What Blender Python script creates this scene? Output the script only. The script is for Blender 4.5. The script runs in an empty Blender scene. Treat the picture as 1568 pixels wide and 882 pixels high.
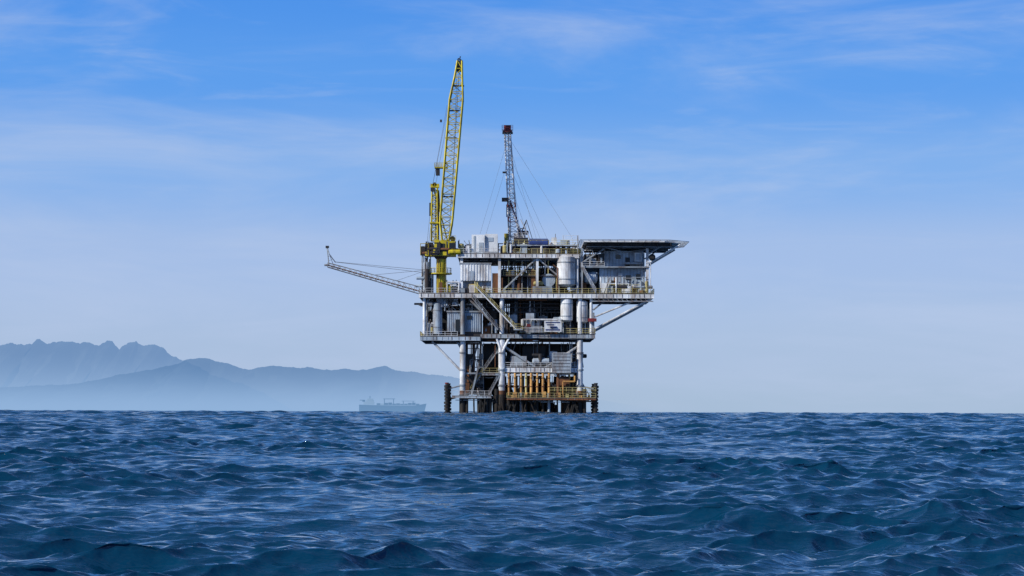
import bpy, math, random
import numpy as np
from mathutils import Vector
random.seed(7); np.random.seed(11)
R=math.radians
sc=bpy.context.scene
S=0.22; D=660.0; H=1.1
HX,HY=784.0,630.0
def W(p):  # (px, depthpx, py) design-drawing units of 0.22 m
    return ((p[0]-HX)*S, D+p[1]*S, H+(HY-p[2])*S)

# ---------------------------------------------------------------- materials
def new_mat(name):
    m=bpy.data.materials.new(name); m.use_nodes=True
    return m, m.node_tree.nodes, m.node_tree.links
def paint(name,col,grime=(0.09,0.05,0.03),amt=0.35,rough=0.55,scale=0.36,metal=0.0):
    m,n,l=new_mat(name)
    b=n["Principled BSDF"]; b.inputs["Roughness"].default_value=rough; b.inputs["Metallic"].default_value=metal
    tc=n.new("ShaderNodeTexCoord"); mp=n.new("ShaderNodeMapping"); mp.inputs["Scale"].default_value=(1,1,0.3)
    l.new(tc.outputs["Object"],mp.inputs["Vector"])
    n1=n.new("ShaderNodeTexNoise"); n1.inputs["Scale"].default_value=scale; n1.inputs["Detail"].default_value=9; n1.inputs["Roughness"].default_value=0.75
    l.new(mp.outputs[0],n1.inputs["Vector"])
    cr=n.new("ShaderNodeValToRGB"); cr.color_ramp.elements[0].position=0.45; cr.color_ramp.elements[1].position=0.62
    cr.color_ramp.elements[0].color=(0,0,0,1); cr.color_ramp.elements[1].color=(amt*2,amt*2,amt*2,1)
    l.new(n1.outputs["Fac"],cr.inputs["Fac"])
    n2=n.new("ShaderNodeTexNoise"); n2.inputs["Scale"].default_value=scale*0.4; n2.inputs["Detail"].default_value=3
    l.new(tc.outputs["Object"],n2.inputs["Vector"])
    hs=n.new("ShaderNodeMapRange"); hs.inputs["From Min"].default_value=0.3; hs.inputs["From Max"].default_value=0.7
    hs.inputs["To Min"].default_value=0.55; hs.inputs["To Max"].default_value=1.15
    l.new(n2.outputs["Fac"],hs.inputs["Value"])
    vm=n.new("ShaderNodeVectorMath"); vm.operation='SCALE'; vm.inputs[0].default_value=col
    l.new(hs.outputs[0],vm.inputs["Scale"])
    mx=n.new("ShaderNodeMix"); mx.data_type='RGBA'
    l.new(cr.outputs["Color"],mx.inputs["Factor"]); l.new(vm.outputs[0],mx.inputs["A"]); mx.inputs["B"].default_value=(*grime,1)
    l.new(mx.outputs["Result"],b.inputs["Base Color"])
    return m
M={}
M['white']=paint('weathered_white_paint',(0.78,0.82,0.86),(0.20,0.13,0.085),0.32)
M['grey']=paint('grey_steel_paint',(0.33,0.39,0.45),(0.12,0.065,0.035),0.38)
M['bluegrey']=paint('blue_grey_cladding',(0.41,0.51,0.62),(0.14,0.09,0.06),0.32)
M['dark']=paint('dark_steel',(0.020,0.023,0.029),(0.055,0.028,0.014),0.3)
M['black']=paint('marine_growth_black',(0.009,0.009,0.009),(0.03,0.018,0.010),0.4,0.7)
M['yellow']=paint('crane_yellow',(0.66,0.54,0.015),(0.11,0.075,0.015),0.36,0.45)
M['rail']=paint('handrail_yellow',(0.62,0.54,0.22),(0.2,0.13,0.06),0.25)
M['rust']=paint('rusted_steel',(0.20,0.08,0.032),(0.06,0.025,0.012),0.4,0.8)
M['orange']=paint('conductor_orange',(0.72,0.40,0.12),(0.22,0.09,0.035),0.38)
M['red']=paint('red_paint',(0.22,0.02,0.02),(0.08,0.02,0.02),0.3)
M['blue']=paint('blue_paint',(0.02,0.05,0.20),(0.02,0.02,0.03),0.3)
M['glass']=paint('dark_window',(0.01,0.012,0.016),(0.01,0.01,0.01),0.1,0.15)
M['deck']=paint('deck_plate',(0.07,0.075,0.08),(0.09,0.045,0.025),0.4)
M['wire']=paint('wire_rope',(0.16,0.18,0.21),(0.1,0.1,0.1),0.1)

# ---------------------------------------------------------------- builder
class B:
    def __init__(s): s.v=[]; s.f=[]; s.m=[]; s.mats=[]
    def mi(s,k):
        if k not in s.mats: s.mats.append(k)
        return s.mats.index(k)
    def add(s,vs,fs,k,world=False):
        o=len(s.v); i=s.mi(k)
        s.v+= [tuple(p) if world else W(p) for p in vs]
        for f in fs: s.f.append([o+j for j in f]); s.m.append(i)
    def box(s,x0,x1,z0,z1,y0,y1,k):   # z = py (down), y = depth
        s.add([(x0,y0,z0),(x1,y0,z0),(x1,y1,z0),(x0,y1,z0),(x0,y0,z1),(x1,y0,z1),(x1,y1,z1),(x0,y1,z1)],
              [(0,1,2,3),(7,6,5,4),(4,5,1,0),(5,6,2,1),(6,7,3,2),(7,4,0,3)],k)
    def tube(s,p,q,r,k,n=6,r2=None,cap=True):
        p=Vector(W(p)); q=Vector(W(q)); r1=r*S; r2=(r if r2 is None else r2)*S
        d=(q-p)
        if d.length<1e-6: return
        d.normalize(); a=Vector((0,0,1)) if abs(d.z)<0.9 else Vector((1,0,0))
        u=d.cross(a).normalized(); w=d.cross(u)
        vs=[];
        for c,rr in((p,r1),(q,r2)):
            for i in range(n):
                t=2*math.pi*(i+0.5)/n; vs.append(c+u*(rr*math.cos(t))+w*(rr*math.sin(t)))
        fs=[(i,(i+1)%n,n+(i+1)%n,n+i) for i in range(n)]
        if cap: fs+=[tuple(reversed(range(n))),tuple(range(n,2*n))]
        s.add(vs,fs,k,True)
    def path(s,pts,r,k,n=6):
        for a,b in zip(pts,pts[1:]): s.tube(a,b,r,k,n)
    def tank(s,x,y,z0,z1,r,k,n=16,band=None):
        dome=r*0.35
        prof=[(0.0,z0),(r*0.6,z0+dome*0.3),(r,z0+dome),(r,z1-dome),(r*0.6,z1-dome*0.3),(0.0,z1)]
        for a,b in zip(prof,prof[1:]): s.tube((x,y,a[1]),(x,y,b[1]),max(a[0],0.05),k,n,max(b[0],0.05),cap=False)
        for t in (0.25,0.75):
            zz=z0+(z1-z0)*t; s.tube((x,y,zz-0.6),(x,y,zz+0.6),r*1.05,band or k,n)
    def htank(s,x0,x1,y,z,r,k,n=14):
        s.tube((x0+r*.3,y,z),(x1-r*.3,y,z),r,k,n,cap=False)
        s.tube((x0,y,z),(x0+r*.3,y,z),r*0.55,k,n,r); s.tube((x1-r*.3,y,z),(x1,y,z),r,k,n,r*0.55)
    def rail(s,p,q,k='rail',h=7.3,sp=9,r=0.33):
        L=math.dist(p,q); n=max(1,int(L/sp))
        up=lambda a,t:(a[0],a[1],a[2]-t)
        s.tube(up(p,h),up(q,h),r,k,4); s.tube(up(p,h*.52),up(q,h*.52),r*.8,k,4); s.tube(up(p,.9),up(q,.9),r*.9,k,4)
        for i in range(n+1):
            t=i/n; a=tuple(p[j]+(q[j]-p[j])*t for j in range(3)); s.tube(a,up(a,h),r,k,4)
    def railbox(s,x0,x1,y0,y1,z,k='rail'):
        s.rail((x0,y0,z),(x1,y0,z),k); s.rail((x1,y0,z),(x1,y1,z),k); s.rail((x0,y1,z),(x1,y1,z),k); s.rail((x0,y0,z),(x0,y1,z),k)
    def lattice(s,st,k,rc=0.7,rb=0.35,kfn=None):
        c4=lambda t:[(t[0][0]+sx*t[1],t[0][1]+sy*t[2],t[0][2]) for sx,sy in((-1,-1),(1,-1),(1,1),(-1,1))]
        for i,(a,b) in enumerate(zip(st,st[1:])):
            kk=kfn(i) if kfn else k
            A=c4(a); Bq=c4(b)
            for j in range(4):
                s.tube(A[j],Bq[j],rc,kk,5); jn=(j+1)%4
                s.tube(A[j],A[jn],rb,kk,4)
                if (i+j)%2: s.tube(A[j],Bq[jn],rb,kk,4)
                else: s.tube(A[jn],Bq[j],rb,kk,4)
    def stair(s,p,q,wd,k='rail',st='grey'):
        (x0,y0,z0),(x1,y1,z1)=p,q
        for yy in (0,wd):
            s.tube((x0,y0+yy,z0),(x1,y1+yy,z1),1.1,st,4)
            s.rail((x0,y0+yy,z0),(x1,y1+yy,z1),k,7,8)
        n=int(abs(z1-z0)/1.8)
        for i in range(n):
            t=(i+.5)/n; x=x0+(x1-x0)*t; z=z0+(z1-z0)*t
            s.box(x-1.1,x+1.1,z-.2,z+.2,y0+.5,y0+wd-.5,'deck')
    def deck(s,x0,x1,y0,y1,z,th=5,k='grey',js=18,jd=4):
        s.box(x0,x1,z,z+1,y0,y1,'deck')
        for (a,b,c,d) in ((x0,x1,y0,y0+1.2),(x0,x1,y1-1.2,y1),(x0,x0+1.2,y0+1.25,y1-1.25),(x1-1.2,x1,y0+1.25,y1-1.25)):
            s.box(a,b,z+1.03,z+th,c,d,k)
        s.box(x0-.6,x1+.6,z+th+.02,z+th+.8,y0-.6,y0+1.8,k)
        x=x0+3
        while x<x1-3:
            s.box(x,x+.7,z+1.1,z+th-.05,y0-.5,y0-.03,random.choice([k,'rust','dark','grey'])); x+=random.uniform(5,11)
        x=x0+js
        while x<x1-4:
            s.box(x-.5,x+.5,z+1.04,z+jd+1,y0+1.3,y1-1.3,'dark'); x+=js
        y=y0+40
        while y<y1-5:
            s.box(x0+1.3,x1-1.3,z+jd+1.05,z+jd+2,y-1,y+1,'dark'); y+=40
        for i in range(int((x1-x0)/12)):
            a=random.uniform(x0+3,x1-12); L=random.uniform(8,50); zz=z+th+random.uniform(1,4.5)
            s.tube((a,y0+random.uniform(3,20),zz),(min(x1-2,a+L),y0+random.uniform(3,20),zz),random.uniform(.3,.8),random.choice(['dark','grey','rust','dark','white']),5)
    def make(s,name,parent,smooth=False):
        me=bpy.data.meshes.new(name); me.from_pydata(s.v,[],s.f)
        for k in s.mats: me.materials.append(M[k])
        me.polygons.foreach_set('material_index',s.m); me.update()
        ob=bpy.data.objects.new(name,me); sc.collection.objects.link(ob)
        if parent:
            ob.parent=parent; ob.matrix_parent_inverse.translation=(-parent.location[0],-parent.location[1],-parent.location[2])
        return ob
    def clutter(s,x0,x1,zt,zf,y0,y1,n,mats,pipes=True):
        for i in range(n):
            k=random.choice(mats); x=random.uniform(x0,x1); y=random.uniform(y0,y1); t=random.random()
            hh=(zf-zt)*random.uniform(.2,.8)
            if t<.3:
                w=random.uniform(2,7); s.box(max(x0,x-w),min(x1,x+w),zf-hh,zf,y,y+random.uniform(5,14),k)
                if random.random()<.6: s.box(x-w*.3,x+w*.3,zf-hh-2,zf-hh-.02,y+1,y+3,random.choice(mats))
                if random.random()<.5: s.box(x-w*.4,x+w*.1,zf-hh*.7,zf-hh*.3,y-.6,y-.05,random.choice(mats))
            elif t<.43: s.tank(x,y,zf-hh,zf,random.uniform(1.5,4.5),k,10)
            elif t<.52: s.htank(x-random.uniform(5,12),x+random.uniform(5,12),y,zf-hh*.6,random.uniform(1.5,4),k,10)
            elif t<.77:
                x2=min(x1,max(x0,x+random.uniform(-35,35))); z=random.uniform(zt,zf); r=random.uniform(.3,1.0)
                s.path([(x,y,zf),(x,y,z),(x2,y,z),(x2,y,random.choice([zt,zf]))],r,k,6)
            elif t<.9: s.tube((x,y,zt),(x,y,zf),random.uniform(.35,1.2),k,6)
            else: s.tube((x,y,zt),(x+random.uniform(-20,20),y,zf),random.uniform(.4,.9),k,6)
def empty(name,loc):
    e=bpy.data.objects.new(name,None); sc.collection.objects.link(e); e.empty_display_size=3; e.location=loc; return e

plat=empty('offshore_oil_platform',(0,D,0))
WL=652  # below water
# ---------------- jacket
b=B()
rows=(8,95,180)
for y in rows:
    kk='white' if y==8 else 'grey'; dk='grey' if y==8 else 'dark'
    for x,r in ((708,4.4),(768,5.0),(888,4.6)):
        b.tube((x,y,520),(x,y,598),r,kk,14); b.tube((x,y,604.02),(x,y,WL),r*1.15,'black',14)
        for z in (540,566,590): b.tube((x,y,z-1.2),(x,y,z+1.2),r*1.25,'grey',14)
        b.tube((x,y,598.02),(x,y,604),r*1.03,'rust',14)
    b.tube((708,y,572),(768,y,572),1.6,dk,8); b.tube((708,y,608),(888,y,608),2.2,'dark',8)
    b.tube((768,y,528),(826,y,566),2.0,dk,8); b.tube((888,y,528),(830,y,566),2.0,dk,8)
    b.tube((708,y,572),(768,y,626),1.8,'dark',8)
    b.tube((768,y,626),(828,y,575),1.8,'dark',8); b.tube((888,y,626),(828,y,575),1.8,'dark',8)
for x in (708,768,888):
    for a,c in ((8,95),(95,180)):
        b.tube((x,a,530),(x,c,600),2,'dark',8); b.tube((x,a,608),(x,c,608),2,'dark',8); b.tube((x,a,572),(x,c,572),2,'dark',8)
b.tube((661,6,523),(706,8,569),1.6,'white',8); b.tube((661,100,523),(706,95,569),1.6,'grey',8)
b.tube((700,8,524),(712,8,545),1.5,'grey',6)
b.make('jacket_legs',plat)
# conductors
b=B()
for y in (6,34,60,120):
    x=780
    while x<848:
        if y>10 or random.random()<.8:
            xx=x+random.uniform(-1.2,1.2); zt=random.uniform(600,609) if y<10 else 606
            b.tube((xx,y,571),(xx,y,zt),random.uniform(1.6,2.3),('orange' if random.random()<.7 else 'rail') if y<20 else 'rust',10)
            b.tube((xx,y,zt+.02),(xx,y,WL),2.2,'black' if random.random()<.75 else 'grey',10)
            if y<10: b.tube((xx,y,591),(xx,y,592.2),2.8,'rust',10); b.tube((xx,y,578),(xx,y,579),2.7,'dark',10)
        x+=8.6 if y==6 else 10
b.tube((855,6,572),(855,6,612),2.6,'rust',10); b.tube((862,30,560),(862,30,WL),2.6,'rust',10)
for i in range(110):
    x=random.uniform(722,900); y=random.uniform(2,170); r=random.uniform(1.0,3.0)
    b.tube((x,y,random.uniform(592,620)),(x+random.uniform(-2,2),y,WL),r,'black',8)
for x in (715,733,742,750,760,778,870,878,895):
    b.tube((x,6,random.uniform(590,612)),(x,6,WL),random.uniform(2,3.8),'black',8)
for i in range(24):
    x=random.uniform(735,885); b.tube((x,-1,random.uniform(609,622)),(x+random.uniform(-14,14),-1,645),.9,'black',6)
b.make('well_conductors',plat)
# fenders / boat bumpers
b=B()
for x in (684,912.5):
    for y in (5,90):
        b.tube((x,y,588),(x,y,WL),2.6,'dark',10)
        for z in range(590,648,5): b.tube((x+random.uniform(-.5,.5),y,z),(x,y,z+3.8),random.uniform(3.8,4.6),'black',12)
        b.tube((x,y,586),(x,y,588),3,'red' if y==5 and x<700 else 'dark',10)
b.tube((684,5,612),(708,8,606),1.6,'black',6); b.tube((912,5,612),(888,8,606),1.6,'black',6)
b.tube((684,5,596),(708,8,590),1.2,'grey',6); b.tube((912,5,596),(888,8,590),1.2,'grey',6)
b.make('boat_fenders',plat)
# lower walkways
b=B()
b.deck(692,752,-2,30,606,3,'grey',12,2); b.rail((692,-2,606),(752,-2,606),'white')
b.deck(776,912,-6,24,609,2.5,'rust',12,2); b.rail((776,-6,609),(912,-6,609),'rail'); b.rail((776,24,608),(912,24,608),'rail')
b.rail((840,-4,599),(912,-4,599),'rail',6)
b.deck(772,884,6,170,562,7,'white',14,4); b.rail((772,6,562),(884,6,562),'white',7)
b.box(780,866,573,575,5,8,'white')
b.deck(738,772,4,60,571,3,'grey',10,2); b.rail((738,4,571),(772,4,571),'rail')
b.stair((716,10,606),(738,10,571),8,'rail'); b.stair((748,4,606),(772,4,562),8,'grey','grey')
b.stair((738,14,571),(772,14,522),8,'grey','grey')
b.stair((718,30,571),(732,30,522),8,'grey','grey'); b.stair((722,4,606),(733,4,560),6,'grey','grey')
b.clutter(712,740,524,604,14,70,30,['dark','grey','dark','rust'])
b.clutter(736,892,522,562,10,160,160,['dark','dark','dark','grey','rust','white','deck'])
b.clutter(736,892,572,606,20,160,70,['dark','dark','rust','black'])
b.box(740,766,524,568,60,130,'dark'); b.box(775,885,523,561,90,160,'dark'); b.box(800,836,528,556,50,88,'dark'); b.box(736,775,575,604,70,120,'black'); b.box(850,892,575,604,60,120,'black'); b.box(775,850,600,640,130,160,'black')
b.box(845,874,541,571,-3,5,'grey')
b.box(846,873,540,540.9,-4,5,'white')
for z in (546,551,556,561,566): b.box(846.5,872.5,z,z+.6,-3.4,-3.02,'dark')
b.htank(815,842,14,553,5,'bluegrey'); b.box(782,806,545,560,10,24,'grey')
for i in range(14):
    x=random.uniform(850,890); b.tube((x,random.uniform(0,40),572),(x,random.uniform(0,40),608),random.uniform(.4,1),random.choice(['white','grey','rust','rail','dark']),6)
for i in range(30):
    x=random.uniform(780,905); w=random.uniform(1.2,3); b.box(x-w,x+w,608.9-random.uniform(3,10),608.9,random.uniform(-4,-1.2),-.9,random.choice(['rust','orange','dark','dark','rail','black']))
for i in range(18):
    x=random.uniform(850,890); w=random.uniform(1.2,4); b.box(x-w,x+w,608.9-random.uniform(8,26),608.9,8,16,random.choice(['rust','orange','dark','dark','grey']))
b.path([(862,0,608),(862,0,584),(880,0,584),(880,0,575)],1.3,'orange'); b.box(852,872,578,590,4,14,'rust')
b.make('lower_walkways',plat)

# ---------------- cellar deck 516
b=B()
b.deck(643,735,0,185,515,6,'bluegrey',15,4)
b.deck(735.1,911,2,185,511,6,'grey',18,5)
b.rail((643,0,515),(700,0,515),'white'); b.rail((643,0,515),(643,185,515),'rail')
b.rail((795,0,510),(911,0,510),'rail'); b.rail((911,2,510),(911,185,510),'rail')
b.tank(669,12,462,514,7.2,'bluegrey',18,'grey')
b.box(684,736,478,508,10,60,'bluegrey')
for x in np.arange(686,735,3.2): b.box(x,x+1.2,479,507,9.3,9.98,'bluegrey')
b.box(683,737,475.6,477.9,8,62,'grey'); b.box(697,703,489,507.5,8.6,9.2,'glass'); b.box(714,722,483,489,8.6,9.2,'glass')
b.box(684,735,508.2,514.9,12,60,'dark')
b.clutter(648,662,485,514,4,30,12,['grey','dark','white','rail']); b.clutter(676,735,460,476,8,60,26,['grey','dark','rust','white'])
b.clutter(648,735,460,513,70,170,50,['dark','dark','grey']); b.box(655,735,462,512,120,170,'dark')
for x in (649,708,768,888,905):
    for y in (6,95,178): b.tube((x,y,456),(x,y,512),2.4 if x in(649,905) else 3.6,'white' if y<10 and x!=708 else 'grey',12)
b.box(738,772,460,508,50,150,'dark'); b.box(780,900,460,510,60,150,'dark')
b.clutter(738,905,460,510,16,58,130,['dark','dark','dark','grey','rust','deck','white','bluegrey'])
b.clutter(738,905,460,510,60,178,60,['dark','grey'])
for z in (464,470,477): b.tube((740,18,z),(856,18,z),.8,random.choice(['grey','dark','white']),6)
b.tank(867.5,10,455,493,9.5,'white',20,'grey'); b.tank(891,12,458,495,8.8,'white',20,'grey')
for x in (862,873,886,896): b.tube((x,8,492),(x,8,511),1.1,'grey',6)
b.box(904,910,478,511,4,14,'grey'); b.box(900,913,487,492,-1,3,'red')
b.box(800,860,488,490,-3,3,'white'); b.rail((797,-3,509),(862,-3,509),'white')
b.box(833,859,491,508,-4.6,-3.4,'white'); 
b.box(835,857,493,494.5,-4.9,-4.62,'blue'); b.box(837,848,496.5,498,-4.9,-4.62,'blue'); b.box(835,857,504,506,-4.9,-4.62,'blue')
b.tube((842,-4.9,501),(852,-4.9,501),1.4,'blue',8)
b.box(803,830,499,509,-1,5,'grey'); b.box(806,812,496,500.5,-1.6,-1.05,'red')
for x in (800,808,816,824): b.tank(x,6,488,499,2.6,'white',10)
b.make('cellar_deck',plat)
b=B()
b.stair((728,-12,440),(790,-12,505),8,'rail','white')
b.stair((722,-2,456),(762,-2,505),8,'grey','grey')
b.box(786,800,504,506,-14,2,'grey'); b.rail((786,-14,504),(800,-14,504),'rail')
b.tube((768,4,540),(758,4,512),1.8,'white',8); b.tube((768,4,540),(782,4,512),1.8,'white',8)
b.tube((718,4,458),(764,4,504),1.8,'grey',8)
b.make('external_stairs',plat)

# ---------------- main deck 450
b=B()
b.deck(641,1001,0,185,449,6.5,'white',18,5)
for k in range(12):
    x=915+k*7.2; b.tube((x,1.0,457),(x+3.6,1.0,461),.5,'grey',4)
b.box(905,1000,460,461.5,0,3,'grey')
b.rail((641,0,448.8),(700,0,448.8),'white'); b.rail((800,0,448.8),(1001,0,448.8),'rail'); b.rail((1001,0,448.8),(1001,185,448.8),'rail'); b.rail((641,0,448.8),(641,185,448.8),'white')
b.rail((728,0,448.8),(800,0,448.8),'rail')
for y in (6,95,178):
    b.tube((996,y,457),(909,y,504),1.7,'white',8); b.tube((975,y,458),(907,y,486),1.4,'white',8) if y==6 else None
    b.tube((655,y,458),(649,y,482),1.2,'grey',6)
b.tube((928,6,458),(908,6,474),1.3,'grey',6)
b.tank(652,14,400,448,5.2,'bluegrey',16,'grey')
b.clutter(644,662,418,448,2,30,14,['grey','dark','white','bluegrey'])
b.clutter(642,700,457,468,2,30,24,['grey','dark','white','rust'])
b.clutter(641,658,375,448,6,30,14,['dark','grey','dark','bluegrey'])
b.path([(684,4,448),(684,4,432),(702,4,432),(702,4,448)],1,'white'); 
b.clutter(682,706,428,448,2,24,12,['white','grey','yellow','dark'])
b.box(704,751,404,430,4,44,'white')
for x in np.arange(706,750,4.4): b.box(x,x+1.6,405,429,3.3,3.98,'white')
b.box(702.5,752,402.2,403.9,3,46,'grey'); b.box(718,725,415,429.5,2.9,3.28,'bluegrey')
b.box(704,751,430.1,448.9,10,44,'bluegrey'); b.clutter(704,752,431,448,2,9,18,['white','grey','rust','dark','rail'])
b.box(753,762,418,448,6,20,'rust'); b.box(764,769,425,448,6,20,'rust')
for x in (706,764,822,884):
    for y in (5,95,178): b.box(x-2,x+2,395,448.9,y,y+4,'white' if y==5 else 'grey')
b.tube((766,7,448),(822,7,394),1.4,'grey',6); b.tube((822,7,394),(884,7,448),1.2,'grey',6)
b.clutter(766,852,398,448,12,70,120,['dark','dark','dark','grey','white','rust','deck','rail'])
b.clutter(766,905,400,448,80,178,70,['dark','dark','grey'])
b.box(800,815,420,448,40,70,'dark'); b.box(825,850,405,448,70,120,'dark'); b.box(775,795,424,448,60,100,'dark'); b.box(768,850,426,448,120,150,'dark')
b.htank(826,852,24,425,9,'dark'); b.tube((840,12,428),(840,16,428),10,'bluegrey',18)
b.tank(867,10,388,440,14.5,'white',24,'grey')
for x in (856,878): b.tube((x,10,436),(x,10,449),1.4,'grey',6)
b.path([(884,4,396),(884,4,440),(870,4,446)],1.3,'white'); b.path([(853,2,448),(853,2,410),(846,2,405)],.9,'rust')
b.box(770,800,444,448.9,2,12,'grey'); b.box(815,845,438,448.9,4,12,'grey')
b.box(766,852,421,422.2,10,40,'deck'); b.rail((770,10,421),(820,10,421),'rail')
b.make('main_deck',plat)

# ---------------- living quarters + helideck
b=B()
b.box(918,988,409,448.9,14,110,'bluegrey'); b.box(926,986,382,407,22,110,'bluegrey')
b.box(891,994,407.1,408.9,4,112,'grey'); b.rail((891,4,407),(925,4,407),'white'); 
for x in np.arange(920,987,5.0): b.box(x,x+.8,410,448,13.5,13.98,'grey')
for x in np.arange(928,985,5.0): b.box(x,x+.8,383,406,21.5,21.98,'grey')
b.box(936,943,428,448.8,12.8,13.4,'dark'); b.box(958,966,420,427,12.8,13.4,'glass'); b.box(974,981,418,426,12.8,13.4,'glass')
b.box(947,953,417,421,12.8,13.4,'white'); b.box(972,984,430,440,9,13.4,'grey')
b.box(943,951,388,394,20.8,21.4,'glass'); b.box(972,983,385,399,16,21.4,'white'); b.box(974,981,387,396,15.5,15.9,'bluegrey'); b.box(958,965,392,406.8,20.8,21.4,'dark')
b.box(957,985,400,403,12,21,'grey')
b.clutter(920,990,424,448,3,11,26,['white','grey','rust','rail','dark'])
b.rail((930,4,448),(978,4,448),'rail',13)
b.htank(893,915,20,424,10,'bluegrey'); b.clutter(890,918,410,448,6,60,22,['dark','grey','white','rust'])
b.clutter(890,926,380,406,10,80,22,['dark','dark','grey','white'])
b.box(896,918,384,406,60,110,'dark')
for y in (6,100): 
    b.box(989,993,379,448.9,y,y+4,'white'); b.box(889,892,379,448.9,y,y+3,'grey')
    b.tube((1041,y,373.5),(993,y,402),1.4,'white',8); b.tube((1015,y,374),(993,y,388),1.0,'grey',6)
    b.tube((893,y,400),(925,y,380),1.2,'grey',6); b.tube((926,y,378),(960,y,386),.9,'grey',6)
b.tube((998,2,393),(998,6,393),5.2,'dark',16); b.tube((998,1,393),(998,2,393),3.5,'black',12); b.tube((996,5,400),(996,5,448),.6,'white',6)
b.stair((912,0,448),(889,0,408),7,'white','grey')
b.make('living_quarters',plat)
b=B()
X0,X1,Y0,Y1=893,1042,-14,128; cut=26
oct_=[(X0,Y0),(X1-cut,Y0),(X1,Y0+cut),(X1,Y1-cut),(X1-cut,Y1),(X0,Y1)]
n=len(oct_)
b.add([(x,y,369.2) for x,y in oct_]+[(x,y,371.2) for x,y in oct_],[tuple(range(n)),tuple(reversed(range(n,2*n)))]+[(i+n,(i+1)%n+n,(i+1)%n,i) for i in range(n)],'white')
out=[(X0-6,Y0-9),(X1-cut+5,Y0-9),(X1+13,Y0+cut-4),(X1+13,Y1-cut+4),(X1-cut+5,Y1+9),(X0-6,Y1+9)]
for i in range(n):
    j=(i+1)%n; a,c=oct_[i],oct_[j]; d,e=out[i],out[j]
    b.tube((*d,368.6),(*e,368.6),.5,'grey',5)
    for t in range(13):
        t/=12; b.tube((a[0]+(c[0]-a[0])*t,a[1]+(c[1]-a[1])*t,370.8),(d[0]+(e[0]-d[0])*t,d[1]+(e[1]-d[1])*t,368.6),.3,'grey',4)
    b.tube(((a[0]+d[0])/2,(a[1]+d[1])/2,369.6),((c[0]+e[0])/2,(c[1]+e[1])/2,369.6),.3,'grey',4)
for y in (0,35,70,105):
    b.box(X0+4,X1-14,371.4,377,y,y+1.5,'dark'); b.box(X0+4,X1-14,377.02,378,y-1,y+2.5,'grey')
for x in range(905,1030,20): b.box(x,x+1.2,371.5,376,-8,-.1,'dark')
b.tube((1036,20,373),(960,20,384),1,'grey',6)
b.make('helideck',plat)

# ---------------- drill deck 390
b=B()
b.deck(700,886,2,180,388,6,'white',16,5)
b.rail((700,2,388),(765,2,388),'white'); b.rail((786,2,388),(886,2,388),'rail'); b.rail((886,2,388),(886,180,388),'rail'); b.rail((700,180,388),(886,180,388),'rail'); b.rail((700,2,388),(700,180,388),'white')
b.box(721,741,358,387.9,16,50,'white'); b.box(741.5,761,356.5,384,20,52,'white'); b.box(720,762,384.2,387.9,14,52,'grey')
b.box(724,727,360,384,15.4,15.95,'grey'); b.box(746,754,362,368,19.4,19.95,'bluegrey'); b.box(732,739,370,384,15.4,15.95,'grey')
b.box(701,719,378,387.9,20,40,'white'); b.clutter(700,722,366,387,4,40,14,['grey','white','dark','rail'])
b.clutter(762,885,368,387,6,60,100,['grey','dark','white','rust','dark','bluegrey','rail'])
b.clutter(762,885,366,387,70,170,40,['grey','dark','white'])
b.htank(808,840,14,371,7,'blue'); b.box(812,836,377,387.9,10,24,'dark')
b.box(786,808,362,387.9,20,50,'dark'); b.box(784,810,372,374,12,52,'blue')
b.box(784,812,374.1,376,8,52,'grey'); b.rail((784,8,374),(886,8,374),'rail'); b.box(812.1,886,374,375.5,8,30,'grey')
b.box(844,852,362,374,16,24,'white'); b.box(858,872,366,374,14,24,'grey')
b.rail((786,20,362),(808,20,362),'white')
b.tube((884,6,360),(884,6,388),.8,'grey',6); b.tube((862,20,358),(862,20,374),.6,'white',6); b.tube((850,20,356),(850,20,366),.5,'grey',6)
b.rail((864,10,367),(886,10,367),'white')
b.make('drill_deck',plat)

# ---------------- crane
crane=empty('pedestal_crane',(0,D,0))
b=B(); cx,cy=674,14
b.tube((cx,cy,396),(cx,cy,448.9),7.2,'yellow',18); b.tube((cx,cy,456),(cx,cy,470),7.2,'bluegrey',18)
b.tube((cx,cy,418),(cx,cy,419.5),17,'yellow',18); 
for i in range(14):
    a=2*math.pi*i/14; a2=2*math.pi*(i+1)/14
    p=(cx+16*math.cos(a),cy+16*math.sin(a),418); q=(cx+16*math.cos(a2),cy+16*math.sin(a2),418); b.rail(p,q,'yellow',8)
b.tube((cx,cy,392),(cx,cy,396),11,'dark',18,8)
b.tube((cx-4,cy-9,449),(cx-4,cy-9,395),.6,'rust',5); b.tube((cx+8,cy-5,449),(cx+8,cy-5,395),.6,'yellow',5)
b.box(cx-2.5,cx+2.5,432,448.8,cy-8.5,cy-7.5,'rust')
b.make('pedestal',crane)
b=B()
b.box(650,697,386,391.9,2,28,'yellow'); b.box(664,684,368,385.9,2,12,'yellow'); b.box(684.5,697,369,386,2,14,'yellow')
b.box(687,695,372,380,1.5,1.98,'glass'); b.box(668,680,373,381,1.2,1.98,'dark'); b.box(650,662,372,385.9,6,26,'dark')
b.box(643,651,377,390,8,22,'dark'); b.rail((643,4,386),(664,4,386),'dark'); b.rail((664,3,368),(697,3,368),'yellow',7)
b.tube((655,8,377),(655,20,377),5,'dark',14); b.tube((692,8,365),(692,20,365),4,'dark',12)
b.box(667,672,382,391,.6,1.1,'dark'); b.box(684,690,381,391,.6,1.1,'dark')
b.clutter(643,696,370,391,-1,6,34,['yellow','dark','rust','dark'])
b.make('machinery_house',crane)
b=B()
st=[((664,14,368-i*7),5-(0.08*i),8-.3*i) for i in range(13)]
b.lattice(st,'yellow',1.2,.6)
b.lattice([((668,16,368-i*10.5),2.2,3) for i in range(8)],'dark',.8,.4)
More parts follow.
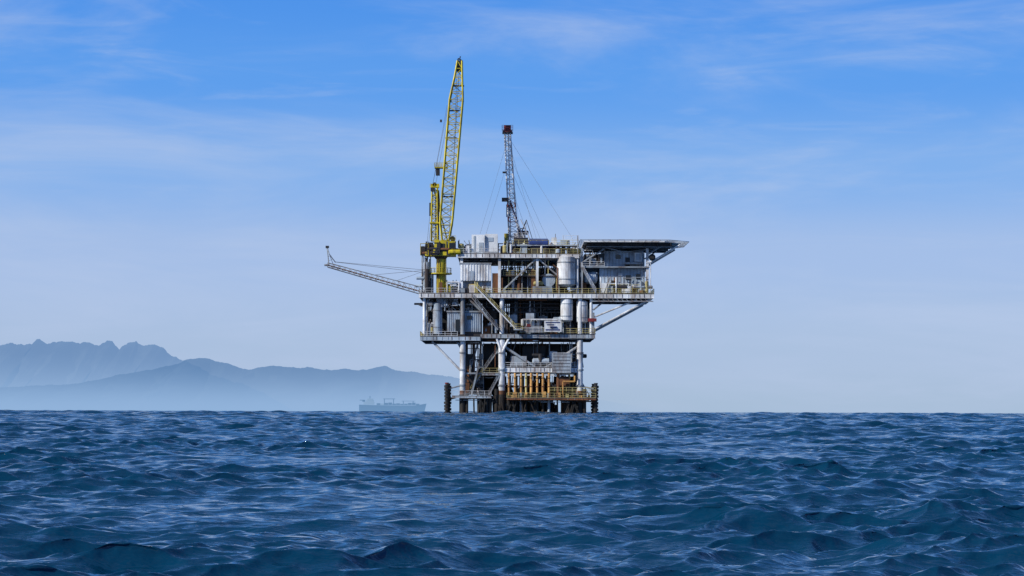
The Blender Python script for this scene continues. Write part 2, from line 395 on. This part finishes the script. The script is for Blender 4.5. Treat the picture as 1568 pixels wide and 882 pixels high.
b.box(658,671,281,286,8,20,'yellow'); b.tube((664,8,282),(664,20,282),3.4,'dark',12)
b.tube((662,14,284),(684,14,368),1.0,'yellow',6); b.tube((670,14,290),(676,14,368),1.0,'yellow',6)
b.box(658,664,287,292,6,10,'dark'); b.rail((657,8,287),(671,8,287),'yellow',6,6)
b.box(656,661,310,330,8,12,'dark'); b.box(657,672,340,342,4,22,'yellow')
b.make('gantry',crane)
b=B()
key=[(368,681,5,6),(340,682,9.5,9),(150,697,10.2,9),(118,700,6,6),(92,702,3.5,4)]
def interp(z):
    for (a,c) in zip(key,key[1:]):
        if a[0]>=z>=c[0]:
            t=(a[0]-z)/(a[0]-c[0]); return [a[i]+(c[i]-a[i])*t for i in range(4)]
zs=list(np.arange(368,92,-12.0))+[92]
st=[]
for z in zs:
    k=interp(z); st.append(((k[1],10,z),k[2],k[3]))
b.lattice(st,'yellow',1.4,.65)
b.tube((686,10,368),(702,10,96),.45,'dark',4)
b.box(664,684,255,257,4,16,'yellow'); b.rail((664,4,255),(684,4,255),'yellow',6,5); b.rail((664,16,255),(684,16,255),'yellow',6,5)
b.box(666,672,258,268,6,12,'dark')
for (x,z) in ((689,210),(693,168),(684,300),(700,130)): b.box(x-9,x+9,z,z+2,4,6,'dark')
b.box(698,706,93,108,7,14,'dark'); b.tube((701,6,96),(701,16,96),4.6,'dark',14); b.tube((702,8,90),(703,8,85),.8,'dark',6)
b.path([(696,10,98),(700,10,88),(706,10,92)],1.0,'dark',6)
b.tube((698,6,106),(690,6,370),.3,'dark',4); b.tube((706,6,104),(706,6,150),.3,'dark',4)
b.tube((661,9,283),(697,9,97),.3,'wire',4); b.tube((665,18,283),(698,18,97),.3,'wire',4)
b.tube((661,9,283),(683,9,160),.3,'wire',4); b.box(672,675,182,186,9,11,'dark')
b.tube((661,9,288),(652,9,380),.35,'wire',4); b.tube((664,18,288),(654,18,380),.35,'wire',4)
b.make('lattice_boom',crane)

# ---------------- derrick
der=empty('drilling_derrick',(0,D,0))
b=B(); y=70
st=[]
for i in range(25):
    t=i/24; z=370-t*178; st.append(((786-10.5*t- (0 if t>.3 else -2*(.3-t)),y,z),8-2.2*t-(1.4*min(1,t*3)),6-1.5*t))
b.lattice(st,'white',1.25,.5,kfn=lambda i:'red' if i in(5,8) else 'white')
b.tube((800,y,366),(780,y,300),1.5,'red',6); b.tube((806,y-8,368),(781,y-8,312),1.1,'white',6)
b.box(768,783,190,193,y-7,y+7,'red'); b.box(770,781,182,190,y-4,y+4,'red'); b.box(767.5,784,193.05,194.5,y-8,y+8,'dark'); b.railbox(767,784,y-8,y+8,190,'red')
b.box(774,781,306,325,y-4,y+4,'grey'); b.box(767,778,296,302,y-9,y-5,'dark'); b.box(771,777,352,372,y-9,y-6,'yellow')
b.tube((777,y-1,195),(781,y-1,362),.8,'white',6)
b.box(768,774,255,257,y-8,y,'dark')
b.clutter(780,806,330,368,y-12,y+6,12,['dark','grey','rust','white'],)
b.make('mast',der)
b=B()
for (x,z,zz) in ((733,352,200),(742,350,235),(828,362,240),(840,362,225),(878,362,200),(812,362,265),(822,366,205),(795,345,200)):
    b.tube((777,y,zz),(x,y+random.uniform(-40,30),z),.2,'wire',4)
b.make('guy_wires',der)

# ---------------- flare boom
fb=empty('flare_boom',(0,D,0))
b=B()
A=(642,10,448); Bp=(500,10,407)
def L(t,dz=0,dy=0,A=A,Bp=Bp): return (A[0]+(Bp[0]-A[0])*t,A[1]+dy,A[2]+(Bp[2]-A[2])*t+dz)
N=17
for i in range(N):
    t,t2=i/N,(i+1)/N; h0=-9+4.5*t; h1=-9+4.5*t2
    for dy in (-5,5):
        b.tube(L(t,2,dy),L(t2,2,dy),.75,'grey',5)
    b.tube(L(t,h0),L(t2,h1),.8,'grey',5)
    for dy in (-5,5):
        b.tube(L(t,2,dy),L(t2,h1) if i%2 else L(t2,h1),.4,'grey',4); b.tube(L(t2,2,dy),L(t2,h1),.35,'grey',4)
    b.tube(L(t,2,-5),L(t,2,5),.4,'grey',4); b.tube(L(t,2,-5),L(t2,2,5),.3,'grey',4)
b.tube(L(0,-2),L(1,-1),1.0,'rust',6)
b.tube((500,10,406),(495,10,406),1.6,'grey',6)
b.path([(512,10,402),(503,6,390),(499,10,378)],.8,'grey',5); b.tube((499,10,378),(502,10,406),.8,'grey',5); b.tube((508,14,404),(499,10,380),.5,'grey',4)
for t in (.25,.5,.75): b.tube((499.5+3*t,10,380+26*t),(499+13*t,10,380+22*t),.4,'grey',4)
b.box(497,502,376.5,380,8,12,'dark')
b.make('truss',fb)
b=B()
b.tube((511,10,401),(646,8,413),.4,'wire',4); b.tube((511,14,401),(646,24,416),.4,'wire',4); b.tube((570,10,421),(646,8,414),.35,'wire',4); b.tube((605,10,430),(646,8,416),.3,'wire',4)
b.make('stay_cables',fb)

# ---------------------------------------------------------------- sea
N_COMP=190
def smooth(a,b,x): t=np.clip((x-a)/(b-a),0,1); return t*t*(3-2*t)
rng=np.random.RandomState(5)
comps=[]  # (lambda, steepness, fade-in start, fade-in end)
for lm in np.exp(rng.uniform(np.log(0.10),np.log(2.6),N_COMP)):
    comps.append((lm,float(np.interp(np.log(lm),np.log([0.10,0.25,0.6,1.3,2.6]),[0.024,0.040,0.046,0.038,0.024])),0,0))
for lm in (3,3.7,4.5,6,8,12): comps.append((lm,0.010,0,0))
# open-water chop away from the boat, and longer sea further out
for lm in np.exp(rng.uniform(np.log(2.2),np.log(8),46)): comps.append((lm,0.036,35,130))
for lm in np.exp(rng.uniform(np.log(7),np.log(26),34)): comps.append((lm,0.034,130,420))
rr=[4.0]
while rr[-1]<60000:
    d=rr[-1]
    rr.append(d+ (.15 if d<10 else 0.026 if d<12 else 0.0024*d if d<160 else 0.0032*d if d<1400 else (0.01*d if d<2500 else 0.05*d)))
rr=np.array(rr)
dense=np.arange(-17.0,17.001,0.027); coarse=np.arange(18.0,342.5,3.0)
ang=np.radians(np.concatenate([dense,coarse]))
nr,na=len(rr),len(ang)
Xg=(rr[:,None]*np.sin(ang)[None,:]).astype(np.float32); Yg=(rr[:,None]*np.cos(ang)[None,:]).astype(np.float32)
DX=np.zeros_like(Xg); DY=np.zeros_like(Xg); DZ=np.zeros_like(Xg)
spac=np.gradient(rr)
gust=(0.9+0.5*np.sin(Xg*0.33+1.3+1.5*np.sin(Yg*0.107))*np.sin(Yg*0.183+0.7+np.sin(Xg*.13))).astype(np.float32)
for lm,stp,f0,f1 in comps:
    kx=2*np.pi/lm; th=rng.normal(0,0.58)+R(-90+20); ph=rng.uniform(0,2*np.pi); am=stp/kx
    w=np.clip((lm/spac-2.2)/1.6,0,1)
    if f1: w=w*smooth(f0,f1,rr)
    nzs=np.nonzero(w)[0]
    if len(nzs)==0: continue
    i0,i1=nzs[0],nzs[-1]+1
    p=np.float32(kx*math.cos(th))*Xg[i0:i1]+np.float32(kx*math.sin(th))*Yg[i0:i1]+np.float32(ph)
    a=(am*w[i0:i1,None]).astype(np.float32)
    s_=np.sin(p)*a; c_=np.cos(p)*a
    if lm<2.6: s_*=gust[i0:i1]; c_*=gust[i0:i1]
    DZ[i0:i1]+=c_; q_=np.float32(1.15); DX[i0:i1]-=np.float32(math.cos(th))*s_*q_; DY[i0:i1]-=np.float32(math.sin(th))*s_*q_
print('crest by range',[(round(float(rr[j])),round(float(DZ[j].std()),3),round(float(DZ[j].max()),3)) for j in range(200,nr,200)])
Xg+=DX; Yg+=DY
co=np.stack([Xg,Yg,DZ],-1).reshape(-1,3)
co=np.vstack([co,[[0,0,0]]]).astype(np.float32)
idx=np.arange(nr*na).reshape(nr,na)
a_=idx[:-1]; a2=idx[1:]
q=np.stack([a_, a2, np.roll(a2,-1,1), np.roll(a_,-1,1)],-1).reshape(-1,4)
q=q[:, ::-1]
c=nr*na
tri=np.stack([idx[0],np.roll(idx[0],-1),np.full(na,c)],-1)[:, ::-1]
me=bpy.data.meshes.new('sea')
nv=len(co); nq=len(q); nt=len(tri)
me.vertices.add(nv); me.vertices.foreach_set('co',co.ravel())
me.loops.add(nq*4+nt*3); me.loops.foreach_set('vertex_index',np.concatenate([q.ravel(),tri.ravel()]).astype(np.int32))
me.polygons.add(nq+nt)
me.polygons.foreach_set('loop_start',np.concatenate([np.arange(nq)*4,nq*4+np.arange(nt)*3]).astype(np.int32))
me.update(calc_edges=True)
me.polygons.foreach_set('use_smooth',np.ones(nq+nt,bool))
m,n,l=new_mat('sea_water'); bs=n["Principled BSDF"]
bs.inputs["Roughness"].default_value=0.03; bs.inputs["IOR"].default_value=1.333
bs.inputs["Base Color"].default_value=(0.0015,0.034,0.076,1)
tc=n.new("ShaderNodeTexCoord"); last=None
ln=n.new("ShaderNodeVectorMath"); ln.operation='LENGTH'; l.new(tc.outputs["Object"],ln.inputs[0])
far=n.new("ShaderNodeMapRange"); far.inputs["From Min"].default_value=40; far.inputs["From Max"].default_value=350; far.inputs["To Min"].default_value=0.0; far.inputs["To Max"].default_value=1.0
l.new(ln.outputs["Value"],far.inputs["Value"])
for sc_,dist,isfar in ((0.4,0.7,True),(1.5,0.30,True),(2.2,0.05,False),(8.0,0.018,False),(22.0,0.004,False)):
    mp=n.new("ShaderNodeMapping"); mp.inputs["Scale"].default_value=(0.6,1.4,1); mp.inputs["Rotation"].default_value=(0,0,R(20))
    l.new(tc.outputs["Object"],mp.inputs["Vector"])
    nn=n.new("ShaderNodeTexNoise"); nn.inputs["Scale"].default_value=sc_; nn.inputs["Detail"].default_value=2.0; nn.inputs["Distortion"].default_value=.5
    l.new(mp.outputs[0],nn.inputs["Vector"])
    bp=n.new("ShaderNodeBump"); bp.inputs["Strength"].default_value=1.0; bp.inputs["Distance"].default_value=dist
    if isfar: l.new(far.outputs[0],bp.inputs["Strength"])
    l.new(nn.outputs["Fac"],bp.inputs["Height"])
    if last: l.new(last.outputs[0],bp.inputs["Normal"])
    last=bp
l.new(last.outputs[0],bs.inputs["Normal"])
me.materials.append(m)
sea=bpy.data.objects.new('sea',me); sc.collection.objects.link(sea)

# ---------------------------------------------------------------- distant hills (aerial haze painted into the material as emission, paler towards the sea)
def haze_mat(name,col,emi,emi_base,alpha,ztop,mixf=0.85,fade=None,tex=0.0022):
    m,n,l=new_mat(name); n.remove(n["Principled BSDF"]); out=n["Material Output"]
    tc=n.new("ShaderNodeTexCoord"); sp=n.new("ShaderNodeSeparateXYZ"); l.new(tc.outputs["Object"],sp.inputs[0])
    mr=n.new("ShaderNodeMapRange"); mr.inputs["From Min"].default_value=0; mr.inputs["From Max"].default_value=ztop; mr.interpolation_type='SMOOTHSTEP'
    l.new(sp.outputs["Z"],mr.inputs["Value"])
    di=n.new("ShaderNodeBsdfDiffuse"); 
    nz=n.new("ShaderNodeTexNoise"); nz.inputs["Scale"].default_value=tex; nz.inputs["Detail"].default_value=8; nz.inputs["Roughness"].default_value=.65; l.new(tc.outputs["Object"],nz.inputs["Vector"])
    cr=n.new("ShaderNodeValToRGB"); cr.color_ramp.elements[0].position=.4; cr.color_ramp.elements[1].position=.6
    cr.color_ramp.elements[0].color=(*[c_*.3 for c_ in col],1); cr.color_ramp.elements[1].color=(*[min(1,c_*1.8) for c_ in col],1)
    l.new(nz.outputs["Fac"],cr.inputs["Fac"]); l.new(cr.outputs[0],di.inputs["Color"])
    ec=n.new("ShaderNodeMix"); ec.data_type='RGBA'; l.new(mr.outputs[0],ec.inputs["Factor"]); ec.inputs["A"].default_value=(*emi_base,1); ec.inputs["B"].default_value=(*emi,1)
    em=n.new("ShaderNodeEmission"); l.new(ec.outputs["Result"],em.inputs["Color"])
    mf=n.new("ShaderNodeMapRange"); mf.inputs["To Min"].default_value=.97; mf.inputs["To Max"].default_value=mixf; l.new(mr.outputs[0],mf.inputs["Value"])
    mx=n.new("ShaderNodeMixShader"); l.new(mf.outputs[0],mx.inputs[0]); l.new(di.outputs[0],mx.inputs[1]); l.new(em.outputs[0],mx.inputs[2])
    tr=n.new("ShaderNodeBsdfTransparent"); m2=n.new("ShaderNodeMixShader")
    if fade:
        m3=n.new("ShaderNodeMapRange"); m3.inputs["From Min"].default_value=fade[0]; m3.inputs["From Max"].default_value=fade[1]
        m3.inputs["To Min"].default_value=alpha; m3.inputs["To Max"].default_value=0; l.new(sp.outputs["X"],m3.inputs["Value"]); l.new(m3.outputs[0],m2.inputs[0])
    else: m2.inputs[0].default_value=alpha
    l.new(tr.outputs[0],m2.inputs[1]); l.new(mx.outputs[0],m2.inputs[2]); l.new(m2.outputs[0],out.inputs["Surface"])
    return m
F=3000.0
def ridge(name,dist,pts,jag,mat,seed,base=0.0):
    rng=np.random.RandomState(seed)
    xs=np.arange(pts[0][0],pts[-1][0],0.8)
    hs=np.interp(xs,[p[0] for p in pts],[630-p[1] for p in pts])
    for oc in range(6):
        st_=22/1.9**oc; kx=np.arange(xs[0],xs[-1]+st_*2,st_); hs=hs+np.interp(xs,kx,rng.uniform(-1,1,len(kx)))*jag/1.5**oc*np.clip(hs/40,0,1)
    hs=np.maximum(hs,0.2); rows=14; v=[]; f=[]
    m_=dist/F; 
    gx=np.arange(xs[0],xs[-1]+40,14.0); g=[rng.uniform(-1,1,len(gx)) for _ in range(rows)]
    for r in range(rows):
        t=r/(rows-1)
        sp_=np.interp(xs,gx,g[0])*260+np.interp(xs,gx,g[r])*90   # spurs and gullies
        for x,h,s0 in zip(xs,hs,sp_):
            dep=dist*(1-0.12*(1-t)); w=(0.45*t+0.55*t**2)
            v.append(((x-HX)*m_,dep+s0*(t*(1-t)*4),h*m_*w-(2 if r==0 else 0)))
    nx=len(xs)
    for r in range(rows-1):
        for i in range(nx-1): f.append((r*nx+i,r*nx+i+1,(r+1)*nx+i+1,(r+1)*nx+i))
    me=bpy.data.meshes.new(name); me.from_pydata(v,[],f); me.update(); me.materials.append(mat)
    o=bpy.data.objects.new(name,me); sc.collection.objects.link(o)
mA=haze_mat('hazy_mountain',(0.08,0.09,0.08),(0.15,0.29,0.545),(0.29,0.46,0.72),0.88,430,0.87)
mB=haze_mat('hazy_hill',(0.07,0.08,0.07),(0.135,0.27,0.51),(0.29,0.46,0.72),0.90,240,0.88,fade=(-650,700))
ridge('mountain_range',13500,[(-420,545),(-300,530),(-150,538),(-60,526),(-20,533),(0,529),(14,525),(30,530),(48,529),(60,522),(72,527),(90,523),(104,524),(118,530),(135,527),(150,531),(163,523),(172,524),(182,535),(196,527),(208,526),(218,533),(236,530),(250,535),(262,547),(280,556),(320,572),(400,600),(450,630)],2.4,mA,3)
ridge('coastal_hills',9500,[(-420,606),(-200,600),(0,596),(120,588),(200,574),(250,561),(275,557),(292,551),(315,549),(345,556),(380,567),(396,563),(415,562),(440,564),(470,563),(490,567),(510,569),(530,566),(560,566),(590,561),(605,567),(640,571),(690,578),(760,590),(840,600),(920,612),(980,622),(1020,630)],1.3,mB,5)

# ---------------------------------------------------------------- ship
M['shiph']=haze_mat('hazy_ship_hull',(0.08,0.08,0.10),(0.14,0.275,0.48),(0.15,0.29,0.50),0.85,30,.9)  # distance haze painted into the ship colours as bluish emission
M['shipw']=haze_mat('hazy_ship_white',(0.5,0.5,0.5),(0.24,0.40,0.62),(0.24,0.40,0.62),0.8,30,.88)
ship=empty('cargo_ship',(0,5000,0))
def SW(p): q=5000/F; return ((p[0]-HX)*q,5000+p[1]*q,(HY-p[2])*q+1.2)
b=B()
hull=[]; 
secs=[(550,3,620.5),(554,6,620.5),(570,7,621),(600,7,621.5),(635,7,621.5),(645,5,620),(650,2.5,619),(653,.3,618.5)]
for x,w,zt in secs: 
    bx=x if x<640 else x-(x-640)*.25
    hull+=[SW((x,-w,zt)),SW((x,w,zt)),SW((bx,w*.8,632)),SW((bx,-w*.8,632))]
fs=[(3,2,1,0)]
for i in range(len(secs)-1):
    for j in range(4): fs.append((i*4+j,i*4+(j+1)%4,i*4+4+(j+1)%4,i*4+4+j))
e=(len(secs)-1)*4; fs.append((e,e+1,e+2,e+3))
b.add(hull,fs,'shiph',True); 
def sbox(x0,x1,z0,z1,w,kk):
    vs=[SW(p) for p in [(x0,-w,z0),(x1,-w,z0),(x1,w,z0),(x0,w,z0),(x0,-w,z1),(x1,-w,z1),(x1,w,z1),(x0,w,z1)]]
    b.add(vs,[(0,1,2,3),(7,6,5,4),(4,5,1,0),(5,6,2,1),(6,7,3,2),(7,4,0,3)],kk,True)
sbox(557,573,616,620.4,5.5,'shipw'); sbox(561,572,613,615.9,5,'shipw'); sbox(563,571,611,612.9,6,'shipw'); sbox(566,567,607,610.9,.5,'shiph')
sbox(555,559,613,615.9,2,'shiph'); sbox(551,556,613,614,1,'shiph')
for x in (588,602,617,632): sbox(x,x+1.1,612 if x<610 else 615,620.9,.6,'shiph')
sbox(587,605,611,611.9,.6,'shiph'); sbox(615,636,614.4,614.95,.6,'shiph')
for x in range(577,643,6): sbox(x,x+5,618+random.uniform(-1,1),620.9,5,random.choice(['shiph','shipw','shiph']))
b.make('hull_and_superstructure',ship)

# ---------------------------------------------------------------- world, sun
sd=Vector((-0.76,-0.46,0.62)).normalized()
el=math.asin(sd.z); az=math.atan2(sd.x,sd.y)
w=bpy.data.worlds.new("World"); sc.world=w; w.use_nodes=True; n=w.node_tree.nodes; l=w.node_tree.links
bg=n["Background"]; bg.inputs["Strength"].default_value=0.1
sky=n.new("ShaderNodeTexSky"); sky.sky_type='NISHITA'; sky.sun_disc=False; sky.sun_elevation=el; sky.sun_rotation=az; sky.air_density=1.0; sky.dust_density=0.4; sky.ozone_density=3
tc=n.new("ShaderNodeTexCoord"); sp=n.new("ShaderNodeSeparateXYZ"); l.new(tc.outputs["Generated"],sp.inputs[0])
cr=n.new("ShaderNodeValToRGB"); cr.color_ramp.interpolation='EASE'
E=cr.color_ramp.elements
stops=[(0.0,(0.37,0.51,0.71)),(0.03,(0.39,0.52,0.76)),(0.08,(0.365,0.51,0.82)),(0.12,(0.21,0.43,0.86)),(0.165,(0.10,0.34,0.87)),(0.21,(0.065,0.29,0.85)),(0.32,(0.025,0.19,0.63)),(0.6,(0.010,0.10,0.39)),(1.0,(0.008,0.06,0.27))]
E[0].position=0; E[0].color=(*stops[0][1],1); E[1].position=1; E[1].color=(*stops[-1][1],1)
for p,c_ in stops[1:-1]:
    e=E.new(p); e.color=(*c_,1)
l.new(sp.outputs["Z"],cr.inputs["Fac"])
def cirrus(scale,rot,loc,ns,f0,f1,amt,dist):
    mp=n.new("ShaderNodeMapping"); mp.inputs["Scale"].default_value=scale; mp.inputs["Rotation"].default_value=(0,R(rot),0); mp.inputs["Location"].default_value=loc
    l.new(tc.outputs["Generated"],mp.inputs["Vector"])
    nz=n.new("ShaderNodeTexNoise"); nz.inputs["Scale"].default_value=ns; nz.inputs["Detail"].default_value=9; nz.inputs["Roughness"].default_value=.58; nz.inputs["Distortion"].default_value=dist
    l.new(mp.outputs[0],nz.inputs["Vector"])
    c2=n.new("ShaderNodeMapRange"); c2.interpolation_type='SMOOTHSTEP'; c2.inputs["From Min"].default_value=f0; c2.inputs["From Max"].default_value=f1; c2.inputs["To Max"].default_value=amt
    l.new(nz.outputs["Fac"],c2.inputs["Value"]); return c2
ca=cirrus((3.2,3.2,15),12,(0.7,0,0.3),1.5,.40,.80,.70,.5)
cb=cirrus((5,5,34),-14,(2.3,1,0.9),1.6,.50,.84,.40,.9)
cur=cr.outputs[0]
for cc in (ca,cb):
    mx=n.new("ShaderNodeMix"); mx.data_type='RGBA'; l.new(cc.outputs[0],mx.inputs["Factor"]); l.new(cur,mx.inputs["A"]); mx.inputs["B"].default_value=(0.47,0.58,0.83,1); cur=mx.outputs["Result"]
sc10=n.new("ShaderNodeVectorMath"); sc10.operation='SCALE'; sc10.inputs["Scale"].default_value=10; l.new(cur,sc10.inputs[0])
m2=n.new("ShaderNodeMix"); m2.data_type='RGBA'; m2.inputs["Factor"].default_value=.9; l.new(sky.outputs[0],m2.inputs["A"]); l.new(sc10.outputs[0],m2.inputs["B"])
l.new(m2.outputs["Result"],bg.inputs["Color"])
ld=bpy.data.lights.new('sun','SUN'); ld.energy=4.8; ld.angle=R(.5); ld.color=(1,.94,.84)
lo=bpy.data.objects.new('sun',ld); sc.collection.objects.link(lo); lo.rotation_euler=sd.to_track_quat('Z','Y').to_euler(); lo.location=(-200,-100,300)
# ---------------------------------------------------------------- camera
cd=bpy.data.cameras.new('camera'); cd.sensor_width=36; cd.lens=36*F/1568; cd.shift_y=(630-441)/1568; cd.clip_start=.5; cd.clip_end=100000
co_=bpy.data.objects.new('camera',cd); sc.collection.objects.link(co_); co_.location=(0,0,H); co_.rotation_euler=(R(90),R(-.18),0)
sc.camera=co_
sc.view_settings.view_transform='Standard'; sc.view_settings.look='None'; sc.view_settings.exposure=0
